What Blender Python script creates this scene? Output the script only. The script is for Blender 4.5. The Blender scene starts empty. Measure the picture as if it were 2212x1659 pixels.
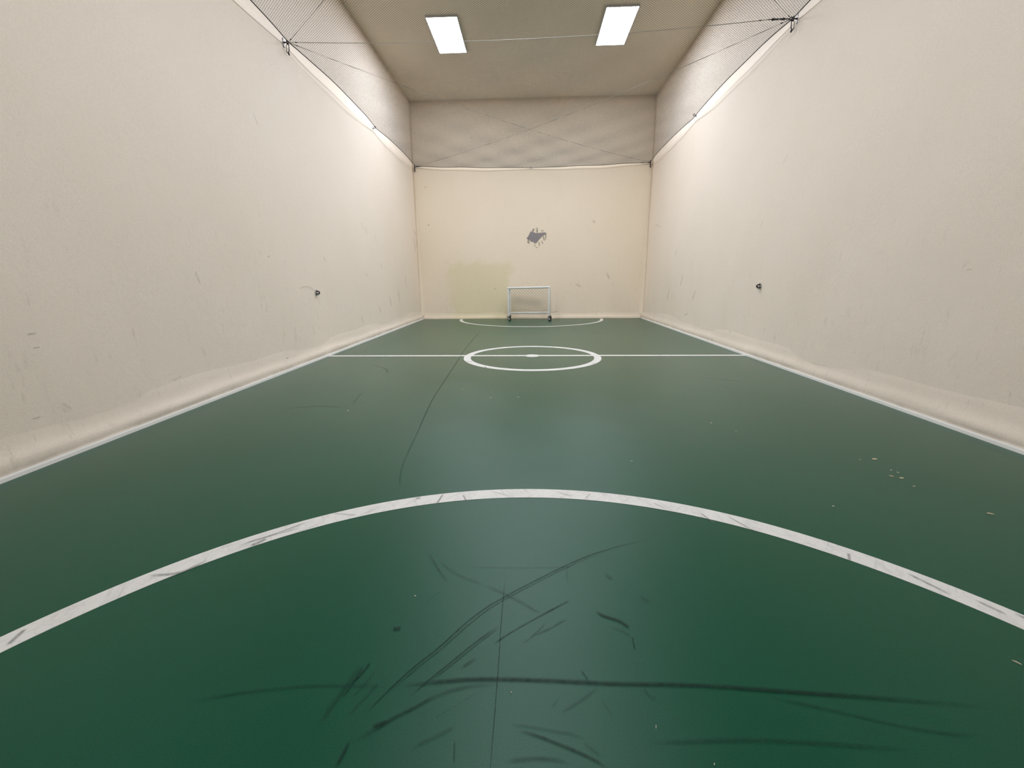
import bpy, bmesh, math, random
import numpy as np
from mathutils import Vector, Matrix

random.seed(7)
S = bpy.context.scene
C = S.collection

# ------------------------------------------------------------------ camera
CAM_POS = Vector((0.0, 0.0, 1.15))
PITCH, YAW, ROLL = 0.24521, 0.04122, 0.00894
fwd = Vector((-math.sin(YAW) * math.cos(PITCH), math.cos(YAW) * math.cos(PITCH), -math.sin(PITCH)))
rgt = Vector((math.cos(YAW), math.sin(YAW), 0.0))
dwn = fwd.cross(rgt)
r2 = rgt * math.cos(ROLL) + dwn * math.sin(ROLL)
d2 = dwn * math.cos(ROLL) - rgt * math.sin(ROLL)
cd = bpy.data.cameras.new('camera')
cd.sensor_width = 36.0
cd.lens = 910.24 / 2212 * 36.0
cd.clip_start = 0.02
cam = bpy.data.objects.new('camera', cd)
C.objects.link(cam)
M = Matrix.Identity(4)
for i in range(3):
    M[i][0], M[i][1], M[i][2], M[i][3] = r2[i], -d2[i], -fwd[i], CAM_POS[i]
cam.matrix_world = M
S.camera = cam

# ------------------------------------------------------------------ world, exposure
w = bpy.data.worlds.new('world')
S.world = w
w.use_nodes = True
w.node_tree.nodes['Background'].inputs[0].default_value = (0.9, 0.92, 1.0, 1)
w.node_tree.nodes['Background'].inputs[1].default_value = 0.0      # a closed room: no daylight
S.view_settings.view_transform = 'Standard'
S.view_settings.look = 'None'
S.view_settings.gamma = 1.0
S.view_settings.use_curve_mapping = False
S.view_settings.exposure = 0.0
S.cycles.max_bounces = 8
S.cycles.diffuse_bounces = 6
S.cycles.adaptive_threshold = 0.04
S.cycles.adaptive_min_samples = 24
S.cycles.sample_clamp_indirect = 6.0
LIGHT = 43.5                       # radiance of the ceiling panels
LIGHT_COL = (0.90, 0.962, 1.06)

# room dimensions (metres)
XL, XR = -3.16, 3.278              # wall planes
FL, FR = -3.11, 3.2366             # where the green floor ends at the sides
YF, YN = 12.49, -0.25              # far / near wall
FB = 12.447
ZC = 5.716                         # ceiling
NETZ = 4.14

# ------------------------------------------------------------------ helpers
def obj(name, me, mat=None, parent=None):
    o = bpy.data.objects.new(name, me)
    C.objects.link(o)
    if mat is not None:
        me.materials.append(mat)
    if parent is not None:
        o.parent = parent
    return o

def from_bm(name, bm, mat=None, parent=None, smooth=False):
    bmesh.ops.recalc_face_normals(bm, faces=bm.faces)
    me = bpy.data.meshes.new(name)
    bm.to_mesh(me)
    bm.free()
    if smooth:
        for p in me.polygons:
            p.use_smooth = True
    return obj(name, me, mat, parent)

def thing(name, label, cat, loc=(0, 0, 0), group=None):
    o = bpy.data.objects.new(name, None)
    C.objects.link(o)
    o.empty_display_size = 0.1
    o.location = loc
    tag(o, label, cat, group)
    return o

def tag(o, label, cat, group=None):
    o['label'] = label
    o['category'] = cat
    if group:
        o['group'] = group
    return o

def struct(o):
    o['kind'] = 'structure'
    return o

def box(bm, lo, hi, bevel=0.0):
    vs = [bm.verts.new((x, y, z)) for x in (lo[0], hi[0]) for y in (lo[1], hi[1]) for z in (lo[2], hi[2])]
    fs = []
    for idx in ((0, 1, 3, 2), (4, 6, 7, 5), (0, 4, 5, 1), (2, 3, 7, 6), (0, 2, 6, 4), (1, 5, 7, 3)):
        fs.append(bm.faces.new([vs[i] for i in idx]))
    if bevel:
        es = list({e for f in fs for e in f.edges})
        bmesh.ops.bevel(bm, geom=es, offset=bevel, segments=2, affect='EDGES', profile=0.5)

def frame_of(d):
    d = d.normalized()
    u = d.cross(Vector((0, 0, 1)))
    if u.length < 1e-3:
        u = d.cross(Vector((1, 0, 0)))
    u.normalize()
    return u, d.cross(u).normalized()

def tube(bm, pts, r, n=8, cap=True, closed=False):
    pts = [Vector(p) for p in pts]
    rr = r if isinstance(r, (list, tuple)) else [r] * len(pts)
    rings = []
    m = len(pts)
    pu = None
    for i, p in enumerate(pts):
        if closed:
            d = pts[(i + 1) % m] - pts[i - 1]
        else:
            d = pts[min(i + 1, m - 1)] - pts[max(i - 1, 0)]
        u, v = frame_of(d)
        if pu is not None:                       # keep rings from twisting
            u2 = pu - d.normalized() * pu.dot(d.normalized())
            if u2.length > 1e-4:
                u = u2.normalized()
                v = d.normalized().cross(u)
        pu = u
        rings.append([bm.verts.new(p + (u * math.cos(2 * math.pi * k / n) + v * math.sin(2 * math.pi * k / n)) * rr[i]) for k in range(n)])
    for i in range(m if closed else m - 1):
        a, b = rings[i], rings[(i + 1) % m]
        for k in range(n):
            bm.faces.new((a[k], a[(k + 1) % n], b[(k + 1) % n], b[k]))
    if cap and not closed:
        bm.faces.new(rings[0])
        bm.faces.new(rings[-1])

def lathe(bm, prof, origin, axis, n=20):
    """prof: list of (distance along axis, radius)"""
    axis = Vector(axis).normalized()
    u, v = frame_of(axis)
    o = Vector(origin)
    rings = []
    for t, r in prof:
        rings.append([bm.verts.new(o + axis * t + (u * math.cos(2 * math.pi * k / n) + v * math.sin(2 * math.pi * k / n)) * max(r, 1e-5)) for k in range(n)])
    for a, b in zip(rings[:-1], rings[1:]):
        for k in range(n):
            bm.faces.new((a[k], a[(k + 1) % n], b[(k + 1) % n], b[k]))
    bm.faces.new(rings[0])
    bm.faces.new(rings[-1])

# ------------------------------------------------------------------ materials
class NT:
    def __init__(self, name):
        self.m = bpy.data.materials.new(name)
        self.m.use_nodes = True
        self.t = self.m.node_tree
        self.b = self.t.nodes['Principled BSDF']
    def n(self, typ, **kw):
        x = self.t.nodes.new(typ)
        for k, v in kw.items():
            setattr(x, k, v)
        return x
    def l(self, a, b):
        self.t.links.new(a, b)
    def coord(self):
        return self.n('ShaderNodeTexCoord').outputs['Object']
    def noise(self, vec, scale, detail=3, rough=0.55, stretch=None):
        if stretch is not None:
            mp = self.n('ShaderNodeMapping')
            mp.inputs['Scale'].default_value = stretch
            self.l(vec, mp.inputs[0])
            vec = mp.outputs[0]
        x = self.n('ShaderNodeTexNoise')
        x.inputs['Scale'].default_value = scale
        x.inputs['Detail'].default_value = detail
        x.inputs['Roughness'].default_value = rough
        self.l(vec, x.inputs['Vector'])
        return x.outputs['Fac']
    def ramp(self, fac, stops):
        x = self.n('ShaderNodeValToRGB')
        e = x.color_ramp.elements
        while len(e) < len(stops):
            e.new(0.5)
        for el, (p, c) in zip(e, stops):
            el.position = p
            el.color = (c, c, c, 1) if isinstance(c, (int, float)) else (*c, 1)
        self.l(fac, x.inputs[0])
        return x.outputs[0]
    def mix(self, fac, a, b, mode='MIX'):
        x = self.n('ShaderNodeMix', data_type='RGBA', blend_type=mode)
        for s, v in ((0, fac), (6, a), (7, b)):
            if isinstance(v, bpy.types.NodeSocket):
                self.l(v, x.inputs[s])
            else:
                x.inputs[s].default_value = v if s == 0 else (*v, 1)
        return x.outputs[2]
    def math(self, op, a, b=0.0, c=None, clamp=False):
        x = self.n('ShaderNodeMath', operation=op, use_clamp=clamp)
        for s, v in enumerate((a, b) if c is None else (a, b, c)):
            if isinstance(v, bpy.types.NodeSocket):
                self.l(v, x.inputs[s])
            else:
                x.inputs[s].default_value = v
        return x.outputs[0]
    def bump(self, h, strength, dist, normal=None):
        x = self.n('ShaderNodeBump')
        x.inputs['Strength'].default_value = strength
        x.inputs['Distance'].default_value = dist
        self.l(h, x.inputs['Height'])
        if normal is not None:
            self.l(normal, x.inputs['Normal'])
        return x.outputs[0]
    def set(self, **kw):
        for k, v in kw.items():
            s = self.b.inputs[k]
            if isinstance(v, bpy.types.NodeSocket):
                self.l(v, s)
            else:
                s.default_value = (*v, 1) if isinstance(v, tuple) and len(v) == 3 else v
        return self

def plain(name, col, rough=0.5, metal=0.0, var=0.08, scale=14.0, spec=0.5):
    t = NT(name)
    f = t.noise(t.coord(), scale, 4)
    lo = tuple(c * (1 - var) for c in col)
    hi = tuple(min(1, c * (1 + var)) for c in col)
    t.set(**{'Base Color': t.mix(f, lo, hi), 'Roughness': rough, 'Metallic': metal, 'Specular IOR Level': spec})
    return t.m

def plaster(name, base, worn, yellow=None, streak=True, foot=0.85):
    """painted sand-textured render: fine grain, faint trowel waves, scuffed low down"""
    t = NT(name)
    co = t.coord()
    sep = t.n('ShaderNodeSeparateXYZ')
    t.l(co, sep.inputs[0])
    z = sep.outputs[2]
    big = t.noise(co, 0.55, 3, 0.6)
    mid = t.noise(co, 2.3, 4, 0.6)
    col = t.mix(t.ramp(big, [(0.35, 0.0), (0.68, 1.0)]), base, tuple(b * k for b, k in zip(base, (0.98, 0.97, 0.955))))
    # dirt smeared on by the ball, strongest between the floor and 2.2 m
    low = t.ramp(t.math('DIVIDE', z, 4.0), [(0.0, 1.0), (0.16, 0.8), (0.55, 0.1), (0.7, 0.0)])
    sm = t.noise(co, 1.5, 6, 0.68, (1.0, 1.0, 0.42) if streak else None)
    smask = t.math('MULTIPLY', t.ramp(sm, [(0.50, 0.0), (0.72, 1.0)]), low)
    col = t.mix(t.math('MULTIPLY', smask, 0.75), col, worn)
    fine = t.noise(co, 9.0, 5, 0.7, (1.6, 1.6, 0.5))
    fmask = t.math('MULTIPLY', t.ramp(fine, [(0.60, 0.0), (0.74, 1.0)]), low)
    col = t.mix(t.math('MULTIPLY', fmask, 0.5), col, tuple(c * 0.62 for c in worn))
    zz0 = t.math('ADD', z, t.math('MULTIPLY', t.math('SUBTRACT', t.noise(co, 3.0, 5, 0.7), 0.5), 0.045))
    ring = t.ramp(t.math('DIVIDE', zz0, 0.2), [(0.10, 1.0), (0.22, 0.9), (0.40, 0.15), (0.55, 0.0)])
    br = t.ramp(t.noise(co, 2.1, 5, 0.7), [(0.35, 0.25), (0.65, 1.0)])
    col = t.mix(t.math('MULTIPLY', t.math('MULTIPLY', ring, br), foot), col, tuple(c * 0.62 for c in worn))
    if yellow:
        x0, x1, z0, z1, yc = yellow
        jit = t.math('MULTIPLY', t.math('SUBTRACT', t.noise(co, 2.4, 4), 0.5), 0.75)
        xx = t.math('ADD', sep.outputs[0], jit)
        zz = t.math('ADD', z, t.math('MULTIPLY', t.math('SUBTRACT', t.noise(co, 3.1, 4), 0.5), 0.55))
        def band(v, a, b, s):
            u = t.math('MULTIPLY', t.math('SUBTRACT', v, a), 1 / s, clamp=True)
            d = t.math('MULTIPLY', t.math('SUBTRACT', b, v), 1 / s, clamp=True)
            return t.math('MULTIPLY', u, d)
        mk = t.math('MULTIPLY', band(xx, x0, x1, 0.22), band(zz, z0, z1, 0.2))
        col = t.mix(t.math('MULTIPLY', mk, 0.72), col, yc)
    grain = t.noise(co, 115.0, 2, 0.6)
    gl = t.ramp(grain, [(0.3, 0.955), (0.7, 1.035)])
    col = t.mix(1.0, col, gl, 'MULTIPLY')
    nrm = t.bump(mid, 0.16, 0.03)
    nrm = t.bump(t.noise(co, 26.0, 4, 0.7), 0.12, 0.008, nrm)
    nrm = t.bump(grain, 0.25, 0.004, nrm)
    t.set(**{'Base Color': col, 'Roughness': 0.82, 'Normal': nrm, 'Specular IOR Level': 0.25})
    return t.m

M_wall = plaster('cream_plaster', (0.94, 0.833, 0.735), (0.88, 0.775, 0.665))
M_wallB = plaster('cream_plaster_far', (0.93, 0.81, 0.665), (0.87, 0.75, 0.59),  # far end's dimmer, yellower light is put into this base colour
                  (-2.35, -0.40, -0.4, 1.66, (0.82, 0.725, 0.49)), foot=0.2)
M_ceil = plaster('ceiling_paint', (0.84, 0.75, 0.61), (0.78, 0.69, 0.56), None, False)

def floor_mat():
    t = NT('green_sports_floor')
    co = t.coord()
    a = t.noise(co, 0.5, 3, 0.6)
    b = t.noise(co, 2.2, 5, 0.62)
    col = t.mix(t.ramp(a, [(0.3, 0.0), (0.7, 1.0)]), (0.0007, 0.074, 0.037), (0.0012, 0.084, 0.044))
    col = t.mix(t.math('MULTIPLY', t.ramp(b, [(0.35, 0.0), (0.8, 1.0)]), 0.22), col, (0.004, 0.094, 0.055))
    dust = t.noise(co, 7.0, 6, 0.72, (1.0, 0.35, 1.0))
    col = t.mix(t.math('MULTIPLY', t.ramp(dust, [(0.5, 0.0), (0.85, 1.0)]), 0.10), col, (0.02, 0.09, 0.06))
    fl = t.noise(co, 320.0, 2, 0.6)
    col = t.mix(1.0, col, t.ramp(fl, [(0.3, 0.76), (0.7, 1.22)]), 'MULTIPLY')
    rough = t.ramp(t.noise(co, 0.9, 3, 0.55), [(0.3, 0.38), (0.7, 0.42)])
    nrm = t.bump(fl, 0.15, 0.0012)
    nrm = t.bump(t.noise(co, 1.1, 3), 0.08, 0.02, nrm)
    # satin coating: diffuse green under a glossy top layer
    t.t.nodes.remove(t.b)
    di = t.n('ShaderNodeBsdfDiffuse')
    gl = t.n('ShaderNodeBsdfGlossy', distribution='BECKMANN')
    fr = t.n('ShaderNodeFresnel')
    fr.inputs[0].default_value = 1.35
    gl.inputs['Color'].default_value = (1, 1, 1, 1)
    t.l(col, di.inputs['Color'])
    t.l(rough, gl.inputs['Roughness'])
    for x in (di, gl, fr):
        t.l(nrm, x.inputs['Normal'])
    mx = t.n('ShaderNodeMixShader')
    t.l(t.math('MINIMUM', fr.outputs[0], 0.35), mx.inputs[0])
    t.l(di.outputs[0], mx.inputs[1])
    t.l(gl.outputs[0], mx.inputs[2])
    t.l(mx.outputs[0], t.t.nodes['Material Output'].inputs['Surface'])
    return t.m
M_floor = floor_mat()

def line_mat():
    t = NT('white_line_paint')
    co = t.coord()
    s1 = t.noise(co, 13.0, 5, 0.75, (1.0, 0.45, 1))
    wv = t.n('ShaderNodeTexNoise')
    wv.inputs['Scale'].default_value = 8.0
    wv.inputs['Detail'].default_value = 4
    wv.inputs['Distortion'].default_value = 1.6
    t.l(co, wv.inputs['Vector'])
    vein = t.ramp(t.math('ABSOLUTE', t.math('SUBTRACT', wv.outputs['Fac'], 0.5)), [(0.0, 1.0), (0.022, 0.0)])
    col = t.mix(t.math('MULTIPLY', t.ramp(s1, [(0.5, 0.0), (0.75, 1.0)]), 0.45), (0.80, 0.80, 0.785), (0.50, 0.51, 0.50))
    col = t.mix(t.math('MULTIPLY', vein, 0.16), col, (0.33, 0.33, 0.34))
    for ang in (0.75, -0.5):
        mp = t.n('ShaderNodeMapping')
        mp.inputs['Rotation'].default_value = (0, 0, ang)
        t.l(co, mp.inputs[0])
        st = t.noise(mp.outputs[0], 34.0, 3, 0.6, (1.0, 0.13, 1.0))
        col = t.mix(t.math('MULTIPLY', t.ramp(st, [(0.58, 0.0), (0.72, 1.0)]), 0.36), col, (0.38, 0.385, 0.385))
    t.set(**{'Base Color': col, 'Roughness': 0.5})
    return t.m
M_line = line_mat()
M_strip = plain('white_edge_paint', (0.80, 0.79, 0.765), 0.6, var=0.07, scale=5)

def scuff_shade_mat(name, col, strength, rough=0.62):
    """rubber smear or painted shade: u runs along the mark, v across it; thins out at sides and ends"""
    t = NT(name)
    uv = t.n('ShaderNodeUVMap').outputs[0]
    sep = t.n('ShaderNodeSeparateXYZ')
    t.l(uv, sep.inputs[0])
    v = t.math('ABSOLUTE', t.math('SUBTRACT', sep.outputs[1], 0.5))
    across = t.ramp(v, [(0.12, 1.0), (0.5, 0.0)])
    u = t.math('ABSOLUTE', t.math('SUBTRACT', sep.outputs[0], 0.5))
    along = t.ramp(u, [(0.33, 1.0), (0.5, 0.0)])
    st = t.noise(t.coord(), 60.0, 4, 0.7)
    a = t.math('MULTIPLY', t.math('MULTIPLY', across, along), t.ramp(st, [(0.3, 0.45), (0.6, 1.0)]))
    t.set(**{'Base Color': col, 'Roughness': rough, 'Alpha': t.math('MULTIPLY', a, strength), 'Specular IOR Level': 0.25})
    return t.m
M_scuff = scuff_shade_mat('rubber_scuff', (0.001, 0.018, 0.013), 0.62)
M_scuff2 = scuff_shade_mat('faint_rubber_scuff', (0.002, 0.024, 0.018), 0.27)
M_wscuff = scuff_shade_mat('wall_scuff', (0.22, 0.20, 0.17), 0.42)
M_wscuff_shade = scuff_shade_mat('faint_wall_scuff_shade', (0.40, 0.37, 0.31), 0.22)  # also colours the goal's painted shadow on the far wall
M_lscuff = scuff_shade_mat('line_scuff', (0.22, 0.23, 0.23), 0.55)

M_net = plain('dark_netting_twine', (0.022, 0.019, 0.016), 0.8, var=0.3, scale=60)
M_rope = plain('edge_rope_fibre', (0.040, 0.036, 0.033), 0.8, var=0.3, scale=90)
M_cable = plain('steel_cable', (0.22, 0.20, 0.17), 0.6, 0.2, 0.2, 200)
M_steel = plain('galvanised_steel', (0.55, 0.55, 0.57), 0.28, 1.0, 0.15, 40)
M_dsteel = plain('dark_steel', (0.055, 0.05, 0.065), 0.38, 0.85, 0.25, 40)
M_plate = plain('weathered_plate', (0.20, 0.19, 0.21), 0.45, 0.6, 0.25, 60)
M_white = plain('white_enamel', (0.80, 0.80, 0.79), 0.38, 0.0, 0.04, 10)
M_gnet = plain('goal_net_cord', (0.50, 0.46, 0.35), 0.8, var=0.15, scale=40)
M_rubber = plain('black_rubber', (0.012, 0.012, 0.013), 0.55, 0.0, 0.25, 30)
M_hub = plain('grey_wheel_hub', (0.55, 0.56, 0.58), 0.35, 0.4, 0.1, 20)
M_bracket = plain('caster_zinc', (0.50, 0.50, 0.53), 0.35, 0.8, 0.15, 30)
M_cement = plain('exposed_cement', (0.285, 0.258, 0.268), 0.9, 0, 0.16, 22)
M_cemedge = plain('chipped_paint_edge', (0.42, 0.375, 0.30), 0.9, 0, 0.3, 26)
M_frame = plain('light_frame_metal', (0.52, 0.52, 0.53), 0.4, 0.3, 0.05, 10)
M_flake = plain('pale_paint_flake', (0.66, 0.62, 0.50), 0.7, 0, 0.1, 30)
M_flakeb = plain('tan_leaf_chip', (0.55, 0.47, 0.32), 0.7, 0, 0.15, 30)

t = NT('lit_diffuser')
t.set(**{'Base Color': (0.9, 0.9, 0.9), 'Emission Color': LIGHT_COL, 'Emission Strength': LIGHT})
t.m.cycles.emission_sampling = 'FRONT'
M_light = t.m

# ------------------------------------------------------------------ setting
def grid_wall(name, fn, nu, nv, mat, thick):
    """a plaster wall: a slightly wavy inner face with a flat back"""
    bm = bmesh.new()
    front = [[bm.verts.new(fn(i / nu, j / nv, True)) for j in range(nv + 1)] for i in range(nu + 1)]
    for i in range(nu):
        for j in range(nv):
            bm.faces.new((front[i][j], front[i + 1][j], front[i + 1][j + 1], front[i][j + 1]))
    cs = [bm.verts.new(fn(i, j, False)) for i, j in ((0, 0), (1, 0), (1, 1), (0, 1))]
    bm.faces.new(cs)
    edges = [[front[i][0] for i in range(nu + 1)], [front[nu][j] for j in range(nv + 1)],
             [front[i][nv] for i in range(nu, -1, -1)], [front[0][j] for j in range(nv, -1, -1)]]
    for k, e in enumerate(edges):
        bm.faces.new(e + [cs[(k + 1) % 4], cs[k]])
    return struct(from_bm(name, bm, mat, None, True))

def wav(a, b, s):
    return 0.004 * (math.sin(a * 1.7 + s) * math.cos(b * 2.3 + 2 * s) + 0.6 * math.sin(a * 4.1 + b * 3.3 + s))

T = 0.2
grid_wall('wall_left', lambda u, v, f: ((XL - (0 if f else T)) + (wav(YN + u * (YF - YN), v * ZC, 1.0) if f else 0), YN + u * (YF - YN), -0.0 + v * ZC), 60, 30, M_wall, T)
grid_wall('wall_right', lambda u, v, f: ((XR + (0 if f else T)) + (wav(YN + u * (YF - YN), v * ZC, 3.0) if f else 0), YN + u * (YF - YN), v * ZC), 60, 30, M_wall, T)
wall_back = grid_wall('wall_back', lambda u, v, f: (XL - T + u * (XR - XL + 2 * T), YF + (0 if f else T) + (wav(XL + u * (XR - XL), v * ZC, 5.0) * 0.6 if f else 0), v * ZC), 36, 30, M_wallB, T)
grid_wall('wall_front', lambda u, v, f: (XL - T + u * (XR - XL + 2 * T), YN - (0 if f else T), v * ZC), 4, 4, M_wall, T)
wall_left = bpy.data.objects['wall_left']
wall_right = bpy.data.objects['wall_right']
bm = bmesh.new()
box(bm, (XL - T, YN - T, -0.15), (XR + T, YF + T, 0.0))
floor = struct(from_bm('floor', bm, M_floor))
bm = bmesh.new()
box(bm, (XL - T, YN - T, ZC), (XR + T, YF + T, ZC + 0.15))
struct(from_bm('ceiling', bm, M_ceil))

def sweep(name, prof, path, normal_fn, mat, parent=None):
    """prof: (inward offset, z); swept along path points with inward normals"""
    bm = bmesh.new()
    rows = []
    for p in path:
        nx, ny = normal_fn(p)
        rows.append([bm.verts.new((p[0] + nx * a, p[1] + ny * a, z)) for a, z in prof])
    for a, b in zip(rows[:-1], rows[1:]):
        for k in range(len(prof) - 1):
            bm.faces.new((a[k], a[k + 1], b[k + 1], b[k]))
    bm.faces.new(rows[0])
    bm.faces.new(rows[-1])
    return from_bm(name, bm, mat, parent, True)

def lumpy(y, s):
    return 0.006 * math.sin(y * 2.1 + s) + 0.004 * math.sin(y * 5.3 + 2 * s)

# low rounded plaster kerbs along the walls, each with its white painted toe
for side, wx, fx, sg, seed in (('left', XL, FL, 1, 0.4), ('right', XR, FR, -1, 2.2)):
    d = abs(fx - wx)
    bm = bmesh.new()
    rows = []
    N = 110
    for i in range(N + 1):
        y = YN + (FB + 0.03 - YN) * i / N
        l = lumpy(y, seed)
        l2 = lumpy(y * 1.4, seed + 1)
        pr = [(-0.02, 0.0), (d - 0.014, 0.0), (d - 0.014, 0.028), (d - 0.018, 0.034), (d - 0.017 + l * .25, 0.052),
              (d - 0.016 + l * .4, 0.078 + l2), (d - 0.020 + l * .4, 0.100 + l2), (d * 0.42 + l * .2, 0.122 + l2), (d * 0.24 + l * .15, 0.146 + l2),
              (d * 0.14, 0.176 + l2), (d * 0.05, 0.215), (0.0, 0.265), (-0.012, 0.33)]
        rows.append([bm.verts.new((wx + sg * a, y, z)) for a, z in pr])
    for a, b in zip(rows[:-1], rows[1:]):
        for k in range(len(a) - 1):
            bm.faces.new((a[k], a[k + 1], b[k + 1], b[k]))
    bm.faces.new(rows[0]); bm.faces.new(rows[-1])
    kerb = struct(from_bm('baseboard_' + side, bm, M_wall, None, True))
    bm = bmesh.new()
    rows = []
    for i in range(N + 1):
        y = YN + (FB - YN) * i / N
        pr = [(d - 0.02, 0.0005), (d, 0.0005), (d - 0.004, 0.022), (d - 0.010, 0.031), (d - 0.02, 0.032)]
        rows.append([bm.verts.new((wx + sg * a, y, z)) for a, z in pr])
    for a, b in zip(rows[:-1], rows[1:]):
        for k in range(len(a)):
            bm.faces.new((a[k], a[(k + 1) % 5], b[(k + 1) % 5], b[k]))
    bm.faces.new(rows[0]); bm.faces.new(rows[-1])
    st = from_bm('painted_strip', bm, M_strip, kerb)
    st['label'] = 'white painted strip along the foot of the kerb'
N = 60
bm = bmesh.new()
rows = []
for i in range(N + 1):
    x = XL + (XR - XL) * i / N
    l = lumpy(x, 4.0)
    pr = [(-0.02, 0.0), (0.043, 0.0), (0.042, 0.012), (0.044 + l * .4, 0.028), (0.040 + l * .5, 0.050), (0.028 + l * .5, 0.072), (0.016 + l * .3, 0.092), (0.008, 0.118), (0.003, 0.155), (-0.006, 0.21)]
    rows.append([bm.verts.new((x, YF - a, z)) for a, z in pr])
for a, b in zip(rows[:-1], rows[1:]):
    for k in range(len(a) - 1):
        bm.faces.new((a[k], a[k + 1], b[k + 1], b[k]))
bm.faces.new(rows[0]); bm.faces.new(rows[-1])
struct(from_bm('baseboard_back', bm, M_wallB, None, True))

# rounded plaster fillets filling the two far corners, fatter towards the floor
for num, wx, sg in ((1, XL, 1), (2, XR, -1)):
    bm = bmesh.new()
    rows = []
    for i in range(25):
        z = 0.02 + 3.3 * i / 24
        r = 0.11 * (1 - i / 24) ** 1.6 + 0.006
        row = [(wx - sg * 0.02, YF + 0.02)]
        for k in range(7):
            a = math.pi / 2 * k / 6
            cx, cy = wx + sg * r, YF - r
            row.append((cx - sg * r * math.cos(a), cy + r * math.sin(a)))
        row[1] = (wx - sg * 0.004, YF - r)
        row[-1] = (wx + sg * r, YF + 0.004)
        rows.append([bm.verts.new((x, y, z)) for x, y in row])
    for a, b in zip(rows[:-1], rows[1:]):
        for k in range(8):
            bm.faces.new((a[k], a[(k + 1) % 8], b[(k + 1) % 8], b[k]))
    bm.faces.new(rows[0]); bm.faces.new(rows[-1])
    struct(from_bm('trim_%d' % num, bm, M_wallB, None, True))

# ------------------------------------------------------------------ painted floor markings (parts of the floor)
def flat_ring(name, cx, cy, ri, ro, a0, a1, n, z, label, ymin=-9, ymax=99):
    bm = bmesh.new()
    prev = None
    for i in range(n + 1):
        a = a0 + (a1 - a0) * i / n
        c, s = math.cos(a), math.sin(a)
        q = [bm.verts.new((cx + r * c, cy + r * s, zz)) for r, zz in ((ri, 0.0002), (ri, z), (ro, z), (ro, 0.0002))]
        if prev:
            for k in range(3):
                bm.faces.new((prev[k], prev[k + 1], q[k + 1], q[k]))
        prev = q
    o = from_bm(name, bm, M_line, floor)
    o['label'] = label
    return o

flat_ring('goal_area_line', 0.038, 0.095, 1.968, 2.062, 0.0, math.pi, 160, 0.0016, 'large white arc across the foreground floor, scuffed grey')
flat_ring('goal_area_line', 0.058, 12.42, 1.985, 2.07, math.pi, 2 * math.pi, 120, 0.0016, 'thin white arc around the small goal at the far wall')
flat_ring('centre_circle', 0.048, 6.30, 0.925, 1.03, 0, 2 * math.pi, 120, 0.0017, 'white circle at the middle of the court')
bm = bmesh.new()
box(bm, (FL - 0.005, 6.34, 0.0002), (FR + 0.005, 6.43, 0.0014))
o = from_bm('halfway_line', bm, M_line, floor)
o['label'] = 'white line straight across the court'
bm = bmesh.new()
lathe(bm, [(0.0002, 0.11), (0.0020, 0.11)], (0.05, 6.375, 0), (0, 0, 1), 32)
o = from_bm('centre_spot', bm, M_line, floor)
o['label'] = 'small white spot inside the centre circle'

# ------------------------------------------------------------------ scuffs, plus the goal's painted shadow: thin smears lying on the surface they mark
def smooth_path(pts, per=8):
    if len(pts) < 3:
        a, b = Vector(pts[0]), Vector(pts[-1])
        return [a.lerp(b, i / per) for i in range(per + 1)]
    P = [Vector(p) for p in pts]
    P = [P[0] * 2 - P[1]] + P + [P[-1] * 2 - P[-2]]
    out = []
    for i in range(1, len(P) - 2):
        for k in range(per):
            t = k / per
            p0, p1, p2, p3 = P[i - 1:i + 3]
            out.append(0.5 * ((2 * p1) + (p2 - p0) * t + (2 * p0 - 5 * p1 + 4 * p2 - p3) * t * t + (3 * p1 - p0 - 3 * p2 + p3) * t ** 3))
    out.append(P[-2])
    return out

scuff_shade_n = [0]
def scuff(parent, to3d, pts, width, mat, w_end=None):
    path = smooth_path(pts)
    n = len(path)
    bm = bmesh.new()
    uvl = bm.loops.layers.uv.new('UVMap')
    lift = 0.0022 + 0.00006 * (scuff_shade_n[0] % 40)
    scuff_shade_n[0] += 1
    rows = []
    for i, p in enumerate(path):
        d = (path[min(i + 1, n - 1)] - path[max(i - 1, 0)]).normalized()
        nn = Vector((-d.y, d.x))
        ww = width if w_end is None else width + (w_end - width) * i / (n - 1)
        rows.append([(bm.verts.new(to3d(*(p + nn * ww * s), lift)), (i / (n - 1), 0.5 + s)) for s in (-0.5, 0.5)])
    for a, b in zip(rows[:-1], rows[1:]):
        q = [a[0], a[1], b[1], b[0]]
        f = bm.faces.new([v[0] for v in q])
        for lp, v in zip(f.loops, q):
            lp[uvl].uv = v[1]
    me = bpy.data.meshes.new('scuff_shade_mark')
    bm.to_mesh(me)
    bm.free()
    return obj('scuff_shade_mark', me, mat, parent)

on_floor = lambda x, y, h: (x, y, h)
on_left = lambda y, z, h: (XL + 0.006 + h, y, z)
on_right = lambda y, z, h: (XR - 0.006 - h, y, z)
on_back = lambda x, z, h: (x, YF - 0.006 - h, z)

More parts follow.
